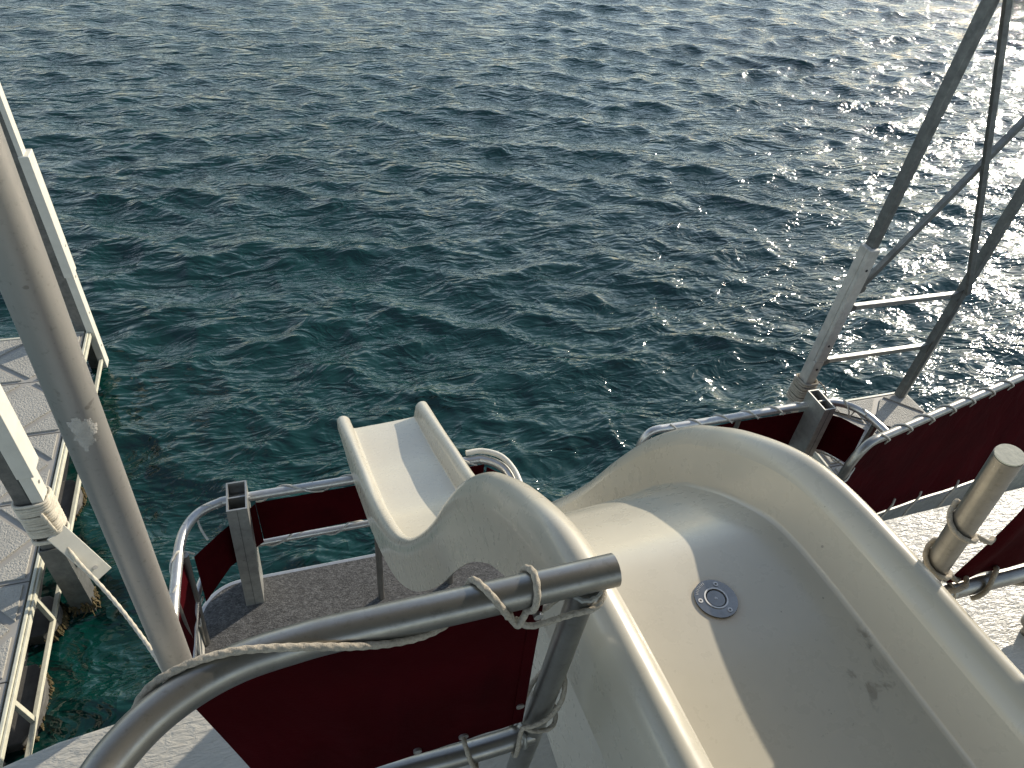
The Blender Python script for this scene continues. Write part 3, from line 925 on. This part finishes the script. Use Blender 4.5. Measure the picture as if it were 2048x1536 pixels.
# ---- hard canopy roof over the upper deck, carried by the round pole
rf = MB().prism([(-1.0, -3.0), (3.3, -3.0), (3.3, 1.0), (3.1, 1.2), (-.8, 1.2), (-1.0, 1.0)], 5.45, 5.53).build('canopy_roof', 'gel2', None, bevel=.01)
tag(rf, 'hard canopy roof above the upper deck', 'roof', None, 'structure')
for x in (-.6, .5, 1.6, 2.9):
    MB().box((x - .03, -2.9, 5.39), (x + .03, 1.1, 5.449)).build('roof_beam', 'galvl', rf)
for (x, y) in ((3.0, 1.05), (3.0, -2.6), (-.8, -2.6)):
    MB().tube([(x, y, UZ if y < .5 else lower(LZ + .005)), (x, y, 5.449)], .0465, 20).build('roof_post', 'pole', rf, smooth=True)

# ---- big round pole on the left
pl = thing('canopy_pole', (-.415, 1.075, UZ), 'thick round aluminium pole rising past the left of the upper deck', 'pole')
PA, PB = V((-.434, 1.062, 2.2)), V((-.350, 1.072, 5.4))
def pole_at(z):
    return PA.lerp(PB, (z - PA.z) / (PB.z - PA.z))
MB().tube([pole_at(z) for z in (lower(LZ + .005), 2.0, 3.0, 3.6, 4.2, 4.8, 5.6)], .0372, 40).build('tube', 'pole', pl, smooth=True)
# flaked label residue, a thin skin on the pole
def residue():
    c = pole_at(3.70)
    dirc = math.atan2(-c.y, -c.x) - .12
    vs, fs = [], []
    nu, nv = 22, 22
    ids = {}
    for i in range(nu):
        for j in range(nv):
            u, v = (i + .5) / nu * 2 - 1, (j + .5) / nv * 2 - 1
            a = math.atan2(v, u)
            rad = .80 + .13 * math.sin(3 * a + 1) + .09 * math.sin(7 * a + 2) + .06 * math.sin(13 * a)
            if u * u + v * v < rad * rad:
                ids[(i, j)] = 1
    R_ = .0377
    def vid(i, j):
        a = dirc + (i / nu * 2 - 1) * .66
        z = 3.70 + (j / nv * 2 - 1) * .046
        b = pole_at(z)
        return (b.x + R_ * math.cos(a), b.y + R_ * math.sin(a), z)
    for (i, j) in ids:
        o_ = len(vs)
        vs += [vid(i, j), vid(i + 1, j), vid(i + 1, j + 1), vid(i, j + 1)]
        fs.append((o_, o_ + 1, o_ + 2, o_ + 3))
    MB().add(vs, fs).build('label_residue', 'residue', pl, smooth=True)
residue()

# ---- near left guard rail
NZ = 3.77
gl = thing('guard_railing', (.3, .5, UZ), 'near guard railing with maroon canvas and grey rope, left of the slide', 'railing')
R2 = .0245
pathN = [(.392, .507, NZ + .004), (.2, .507, NZ), (.0, .506, NZ), (-.06, .503, NZ), (-.12, .496, NZ), (-.17, .481, NZ), (-.215, .457, NZ), (-.25, .427, NZ), (-.277, .39, NZ), (-.296, .33, NZ), (-.305, .25, NZ), (-.306, .1, NZ), (-.306, -.9, NZ)]
MB().tube(rail(pathN, 10), R2, 40).build('top_rail', 'tube', gl, smooth=True)
MB().tube([(.349, .505, NZ - .018), (.333, .503, 3.5), (.315, .50, 3.25), (.287, .50, UZ)], .0215, 32).build('post', 'tube', gl, smooth=True)
MB().tube([(-.305, -.5, NZ - .018), (-.305, -.5, UZ)], .0215, 24).build('post', 'tube', gl, smooth=True)
MB().tube(rail([(.318, .495, 3.285), (.2, .497, 3.27), (-.05, .50, 3.262), (-.16, .485, 3.26), (-.25, .42, 3.26), (-.295, .30, 3.26), (-.305, .1, 3.26), (-.305, -.5, 3.26)], 8), .0205, 28).build('lower_rail', 'tube', gl, smooth=True)
cloth([(.288, .510, 3.728), (.1, .511, 3.728), (-.06, .508, 3.722), (-.20, .500, 3.68)], [(.296, .505, 3.325), (.1, .505, 3.305), (-.06, .503, 3.295), (-.135, .493, 3.29)], 'canvas_panel', gl, 40, 24, .003, .005, seed=8)
def on_rail(X, ang, extra=0.0, rad=R2):
    """point on the rail's skin: ang 0 = top, 90 = facing the camera (-y), 180 = below"""
    a = math.radians(ang)
    best = min(rail_pts, key=lambda p: abs(p.x - X))
    i = rail_pts.index(best)
    t = (rail_pts[min(i + 1, len(rail_pts) - 1)] - rail_pts[max(i - 1, 0)]).normalized()
    out = Vector((0, 0, 1)).cross(t).normalized()
    if out.y > 0:
        out = -out
    c = best + (Vector((X - best.x, 0, 0)) if abs(X - best.x) < .02 else Vector())
    return c + (Vector((0, 0, 1)) * math.cos(a) + out * math.sin(a)) * (rad + extra)
rail_pts = rail(pathN[:10], 24)
rr = .0051
seq = [(-.238, -150), (-.228, -105), (-.212, -66), (-.19, -42), (-.165, -22), (-.13, 0), (-.09, 22), (-.045, 46), (.005, 72), (.055, 100), (.10, 130), (.135, 160), (.158, 190), (.175, 225), (.18, 270), (.184, 315), (.19, 350), (.2, 385), (.212, 425), (.222, 470), (.228, 510)]
pts = [on_rail(x, a, rr) for x, a in seq]
pts += [V((.236, .485, 3.728)), V((.243, .482, 3.727))]
pts += [on_rail(x, a, rr) for x, a in ((.252, 135), (.258, 100), (.262, 60), (.265, 20), (.266, -20), (.262, -70), (.258, -120), (.254, -165))]
rope('lacing_rope', pts, rr, 'rope', gl, k=28, strands=3, pitch=.017, amp=.085, n=16)
rope('lacing_rope', [(.238, .490, 3.730), (.255, .478, 3.724), (.28, .478, 3.722), (.32, .480, 3.724), (.355, .479, 3.728), (.374, .49, 3.734), (.379, .510, 3.737), (.365, .53, 3.735), (.338, .533, 3.728), (.322, .522, 3.712), (.304, .516, 3.70), (.285, .513, 3.69)], rr * .92, 'rope', gl, k=28, strands=3, pitch=.017, amp=.085, n=16)
rope('lacing_rope', [(.294, .512, 3.40), (.312, .525, 3.43), (.338, .527, 3.47), (.357, .508, 3.47), (.352, .484, 3.435), (.332, .473, 3.40), (.306, .474, 3.372), (.287, .481, 3.355), (.28, .474, 3.335), (.279, .470, 3.30), (.278, .472, 3.262), (.280, .49, 3.243), (.283, .512, 3.25), (.284, .522, 3.28), (.286, .51, 3.33)], rr * .85, 'rope', gl, k=28, strands=3, pitch=.016, amp=.085, n=16)
rope('lacing_rope', [(.287, .483, 3.355), (.305, .472, 3.352), (.333, .47, 3.350), (.349, .482, 3.352), (.352, .505, 3.36), (.34, .525, 3.37), (.315, .525, 3.372)], rr * .8, 'rope', gl, k=28, strands=3, pitch=.016, amp=.085, n=16)
rope('lacing_rope', [(.183, .512, 3.325), (.182, .495, 3.335), (.186, .476, 3.318), (.193, .470, 3.285), (.2, .470, 3.26), (.206, .478, 3.245), (.21, .50, 3.238)], rr * .85, 'rope', gl, k=28, strands=3, pitch=.016, amp=.085, n=16)
MB().tube([(.183, .5075, 3.335), (.183, .4995, 3.335)], .009, 16).build('eyelet', 'bright', gl, smooth=True)

def hem(name, pts, w, t, parent, nrm=(0, -1, 0)):
    """folded, stitched border strip lying on a canvas edge"""
    P = [V(p) for p in pts]
    m = MB()
    n = V(nrm)
    for a, b in zip(P, P[1:]):
        d = (b - a).normalized()
        sd_ = d.cross(n).normalized() * w
        o1, o2 = n * .0019, n * (.0019 + t)
        m.hexa([a + o1, b + o1, b + sd_ + o1, a + sd_ + o1], [a + o2, b + o2, b + sd_ + o2, a + sd_ + o2])
    return m.build(name, 'canvas', parent)
def weld(parent, c, axis, r, n=26, fat=.0045):
    """rough weld bead round a joint"""
    ax = V(axis).normalized()
    u = ax.orthogonal().normalized()
    w = ax.cross(u)
    pts = [V(c) + (u * math.cos(2 * PI * k / n) + w * math.sin(2 * PI * k / n)) * (r + random.uniform(-.001, .001)) + ax * random.uniform(-.0012, .0012) for k in range(n + 1)]
    rad = [fat * random.uniform(.75, 1.25) for _ in pts]
    return MB().tube(pts, rad, 8).build('weld_bead', 'galvl', parent, smooth=True)
hem('canvas_hem', [(.286, .508, 3.3265), (.1, .508, 3.3065), (-.06, .506, 3.2965), (-.13, .496, 3.2915)][::-1], -.022, .0016, gl)
hem('canvas_hem', [(.2945, .5055, 3.33), (.287, .5095, 3.725)], -.02, .0022, gl)
for (x, z) in ((.281, 3.70), (.283, 3.40), (.10, 3.325), (-.05, 3.315)):
    MB().tube([(x, .5075, z), (x, .4995, z)], .0075, 16).build('eyelet', 'bright', gl, smooth=True)
weld(gl, (.349, .505, NZ - .0225), (-.05, 0, 1), .0215)
weld(gl, (.297, .4955, 3.2825), (1, 0, .1), .0205)

# ---- near right guard rail
gr = thing('guard_railing', (1.3, .57, UZ), 'near guard rail stub post with flat cap and maroon canvas, right of the slide', 'railing')
PT, PBt = V((1.212, .565, NZ)), V((1.405, .595, UZ))
MB().tube([PT, PT.lerp(PBt, .5), PBt], .0262, 40).build('post', 'tube', gr, smooth=True)
d_ = (PT - PBt).normalized()
weld(gr, (1.345, .5475, 3.30), (1, 0, 0), .0228)
MB().tube([PT + d_ * .0005, PT + d_ * .004], .0250, 40).build('post_cap', 'trim', gr, smooth=True)
MB().tube([(1.318, .548, 3.30), (1.6, .545, 3.30), (2.1, .545, 3.30)], .0225, 28).build('lower_rail', 'tube', gr, smooth=True)
MB().tube([(2.05, .56, NZ), (2.05, .56, UZ)], .024, 20).build('post', 'tube', gr, smooth=True)
MB().tube([(1.52, .56, NZ + .10), (1.8, .56, NZ + .10), (2.05, .56, NZ + .10)], .024, 20).build('top_rail', 'tube', gr, smooth=True)
MB().tube([(2.05, .56, NZ - .02), (2.05, .56, NZ + .10)], .024, 20).build('post', 'tube', gr, smooth=True)
cloth([(1.37, .553, 3.74), (1.65, .556, 3.80), (2.0, .557, 3.84)], [(1.335, .556, 3.325), (1.55, .553, 3.328), (2.0, .553, 3.33)], 'canvas_panel', gr, 30, 22, .003, .012, seed=9)
def on_post(q, ang, extra):
    c = PT.lerp(PBt, q)
    a = math.radians(ang)
    u = Vector((0, -1, 0))
    w = d_.cross(u).normalized()
    u = w.cross(d_).normalized()
    return c + (u * math.cos(a) + w * math.sin(a)) * (.0262 + extra)
rr = .0058
rope('lacing_rope', [(1.345, .548, 3.50), (1.32, .540, 3.505)] + [on_post(.285 - .075 * i / 10, 60 - 24 * i, rr) for i in range(11)] + [(1.30, .585, 3.50)], rr, 'rope', gr, k=8, strands=3, pitch=.022)
rope('lacing_rope', [(1.355, .55, 3.34), (1.335, .545, 3.35)] + [on_post(.455 - .085 * i / 10, 70 - 26 * i, rr) for i in range(11)] + [(1.31, .59, 3.40)], rr, 'rope', gr, k=8, strands=3, pitch=.022)
rope('lacing_rope', [(1.30, .53, 3.335), (1.325, .525, 3.345), (1.35, .528, 3.35), (1.365, .545, 3.352)], rr, 'rope', gr, strands=3)
lacing('lacing_rope', [(1.40, .546, 3.30), (2.0, .545, 3.30)], .0225, .0058, 3.5, .02, gr, 'rope', down=(0, 0, 1), jit=.1, phase=1.0)

# ---- small chrome cleat knob at the right border, standing on the deck
kn = thing('deck_cleat', (1.925, .55, UZ), 'small round chrome cleat standing on the white deck at the right border', 'cleat')
MB().tube([(1.925, .55, UZ), (1.925, .55, UZ + .03), (1.925, .55, UZ + .034)], [.016, .016, .014], 24).build('stem', 'steel', kn, smooth=True)
MB().tube([(1.925, .55, UZ + .035), (1.925, .55, UZ + .042), (1.925, .55, UZ + .062), (1.925, .55, UZ + .072), (1.925, .55, UZ + .075)], [.028, .036, .038, .030, .012], 32).build('cap', 'steel', kn, smooth=True)

# ================================================================== the slide
sl = thing('water_slide', (.73, .4, UZ), 'cream fibreglass water slide dropping from the upper deck towards the water', 'slide')
prof = [(-.9, 3.60), (-.4, 3.602), (0, 3.605), (.28, 3.607), (.5, 3.610), (.66, 3.600), (.78, 3.566), (.92, 3.485), (1.02, 3.405), (1.10, 3.328), (1.225, 3.160), (1.35, 2.935), (1.49, 2.65), (1.675, 2.335), (1.885, 2.03), (2.19, 1.70), (2.63, 1.41), (3.07, 1.245), (3.43, 1.115), (3.79, .985)]
PY = np.array([p[0] for p in prof])
PZ = np.array([p[1] for p in prof])
pp = crom([(0, y, z) for y, z in prof], 10)
for _ in range(3):
    pp = [pp[0]] + [(pp[i - 1] + pp[i] * 2 + pp[i + 1]) / 4 for i in range(1, len(pp) - 1)] + [pp[-1]]
DIRX = (.2 - .44) / (3.72 - .3)
dxy = Vector((DIRX, 1, 0)).normalized()
ACR = Vector((dxy.y, -dxy.x, 0))
def centre(y, z):
    return Vector((.44 + (y - .3) * DIRX, y, z)) + ACR * .3
half = [(-.338, -.215), (-.337, -.17), (-.336, -.10), (-.335, -.065), (-.330, -.037), (-.319, -.014), (-.303, -.002), (-.286, -.001), (-.268, -.010), (-.254, -.026), (-.247, -.040), (-.2455, -.046), (-.240, -.075), (-.234, -.105), (-.2285, -.134), (-.226, -.1415), (-.2205, -.1465), (-.213, -.1478), (-.19, -.1488), (-.11, -.150), (-.05, -.1508)]
sec = [(u, v) for u, v in half] + [(0, -.151)] + [(-u, v) for u, v in half[::-1]]
sec3 = crom([(u, v, 0) for u, v in sec], 4)
sec = [(p.x, p.y) for p in sec3]
ns = len(sec)
snorm = []
for i in range(ns):
    a, b = sec[max(i - 1, 0)], sec[min(i + 1, ns - 1)]
    tx, ty = b[0] - a[0], b[1] - a[1]
    L_ = math.hypot(tx, ty)
    snorm.append((ty / L_, -tx / L_))        # points to the underside
TH = .007
vs, fs = [], []
np_ = len(pp)
for i, p in enumerate(pp):
    t = (pp[min(i + 1, np_ - 1)] - pp[max(i - 1, 0)]).normalized()
    T = dxy * t.y + Vector((0, 0, t.z))
    Nn = Vector((0, 0, t.y)) - dxy * t.z
    c = centre(p.y, p.z)
    e = min(1, max(0, (p.y - 3.2) / .59))
    e = e * e * (3 - 2 * e)
    for side in (0, 1):
        for (u, v), (nu_, nv_) in zip(sec, snorm):
            uu, vv = u, v
            if abs(u) > .3:                  # skirt shortens at the mouth
                vv = v * (1 - .55 * e)
            if abs(u) <= .3:
                vv = v * (1 - .22 * e)
            if side:
                uu += nu_ * TH
                vv += nv_ * TH
            vs.append(c + ACR * uu + Nn * vv)
W_ = 2 * ns
for i in range(np_ - 1):
    for j in range(ns - 1):
        a, b = i * W_ + j, (i + 1) * W_ + j
        fs.append((a, a + 1, b + 1, b))
        a2, b2 = a + ns, b + ns
        fs.append((b2, b2 + 1, a2 + 1, a2))
    for j in (0, ns - 1):
        a, b = i * W_ + j, (i + 1) * W_ + j
        q = (a, b, b + ns, a + ns)
        fs.append(q if j == 0 else q[::-1])
for i in (0, np_ - 1):
    for j in range(ns - 1):
        a = i * W_ + j
        q = (a, a + ns, a + ns + 1, a + 1)
        fs.append(q if i == 0 else q[::-1])
trough = MB().add(vs, fs).build('trough', 'gel', sl, smooth=True, auto=60)

def on_floor(y, u=0.0, h=0.0):
    """point on the slide floor"""
    z = float(np.interp(y, [p.y for p in pp], [p.z for p in pp]))
    i = min(range(np_), key=lambda k: abs(pp[k].y - y))
    t = (pp[min(i + 1, np_ - 1)] - pp[max(i - 1, 0)]).normalized()
    Nn = Vector((0, 0, t.y)) - dxy * t.z
    T = dxy * t.y + Vector((0, 0, t.z))
    return centre(y, z) + ACR * u + Nn * (-.1508 + h), T, Nn
# stainless fitting in the floor
c, T, Nn = on_floor(.568, -.018, 0.0)
def disc(r0, r1, h0, h1, name, mat, parent, n=48, off=(0, 0), hole=True):
    cc = c + ACR * off[0] + T * off[1]
    vs, fs = [], []
    rings = [(r0, h0), (r0, h1), (r1, h1), (r1, h0)] if hole else [(r1, h0), (r1, h1)]
    for k in range(n):
        a = 2 * PI * k / n
        d = ACR * math.cos(a) + T * math.sin(a)
        for (r_, h_) in rings:
            vs.append(cc + d * r_ + Nn * h_)
    m_ = len(rings)
    for k in range(n):
        k2 = (k + 1) % n
        if hole:
            for q in range(4):
                q2 = (q + 1) % 4
                fs.append((k * 4 + q, k * 4 + q2, k2 * 4 + q2, k2 * 4 + q))
        else:
            fs.append((k * 2, k2 * 2, k2 * 2 + 1, k * 2 + 1))
    if not hole:
        fs.append(tuple(k * 2 + 1 for k in range(n)))
    return MB().add(vs, fs).build(name, mat, parent, smooth=True, auto=30)
fl = disc(.0225, .0425, .0, .0036, 'drain_flange', 'steel', sl)
disc(.0205, .0235, .0, .0052, 'inner_ring', 'bright', fl)
disc(0, .0202, -.001, .0015, 'well', 'dark', fl, hole=False)
disc(0, .0178, .0, .0034, 'drain_plug', 'steel', fl, hole=False)
disc(.0012, .0028, .0034, .0040, 'plug_dimple', 'bright', fl, n=16)
for a in (58, 172, 290):
    o_ = (.0330 * math.cos(math.radians(a)), .0330 * math.sin(math.radians(a)))
    disc(.0022, .0048, .0030, .0048, 'screw', 'bright', fl, n=20, off=o_)
    disc(0, .0022, .0030, .0041, 'screw_socket', 'dark', fl, n=12, off=o_, hole=False)
m = MB()
for k in range(9):
    a = math.radians(100 + k * 6.2)
    for (ra, rb, da) in ((.0345, .0395, 0), (.0345, .0375, .02))[: 1 + k % 2]:
        p0 = c + (ACR * math.cos(a) + T * math.sin(a)) * ra + Nn * .0040
        p1 = c + (ACR * math.cos(a + da) + T * math.sin(a + da)) * rb + Nn * .0040
        m.beam(p0, p1, .0008, .0006)
m.build('worn_engraving', 'bright', fl)

# apron panels under the slide's start and its legs
MB().box((.45, -.9, UZ + .001), (.475, .80, 3.375)).build('apron_panel', 'gel2', sl, bevel=.004)
MB().box((.98, -.9, UZ + .001), (1.005, .80, 3.375)).build('apron_panel', 'gel2', sl, bevel=.004)
MB().box((.476, .772, UZ + .001), (.979, .80, 3.375)).build('apron_panel', 'gel2', sl, bevel=.004)
LOC = [place(p) for p in pp]
CAM_SCALE[:] = [1.0, 0.0]
for (x, y) in ((.265, 2.50), (.71, 2.51)):
    i = min(range(np_), key=lambda k: abs(LOC[k].y - y))
    MB().tube([(x, y, LZ + .005), (x, y, LOC[i].z - .155)], .020, 16).build('leg', 'tube', sl, smooth=True)
MB().tube([(.265, 2.50, 1.30), (.71, 2.51, 1.30)], .016, 12).build('leg_brace', 'tube', sl, smooth=True)
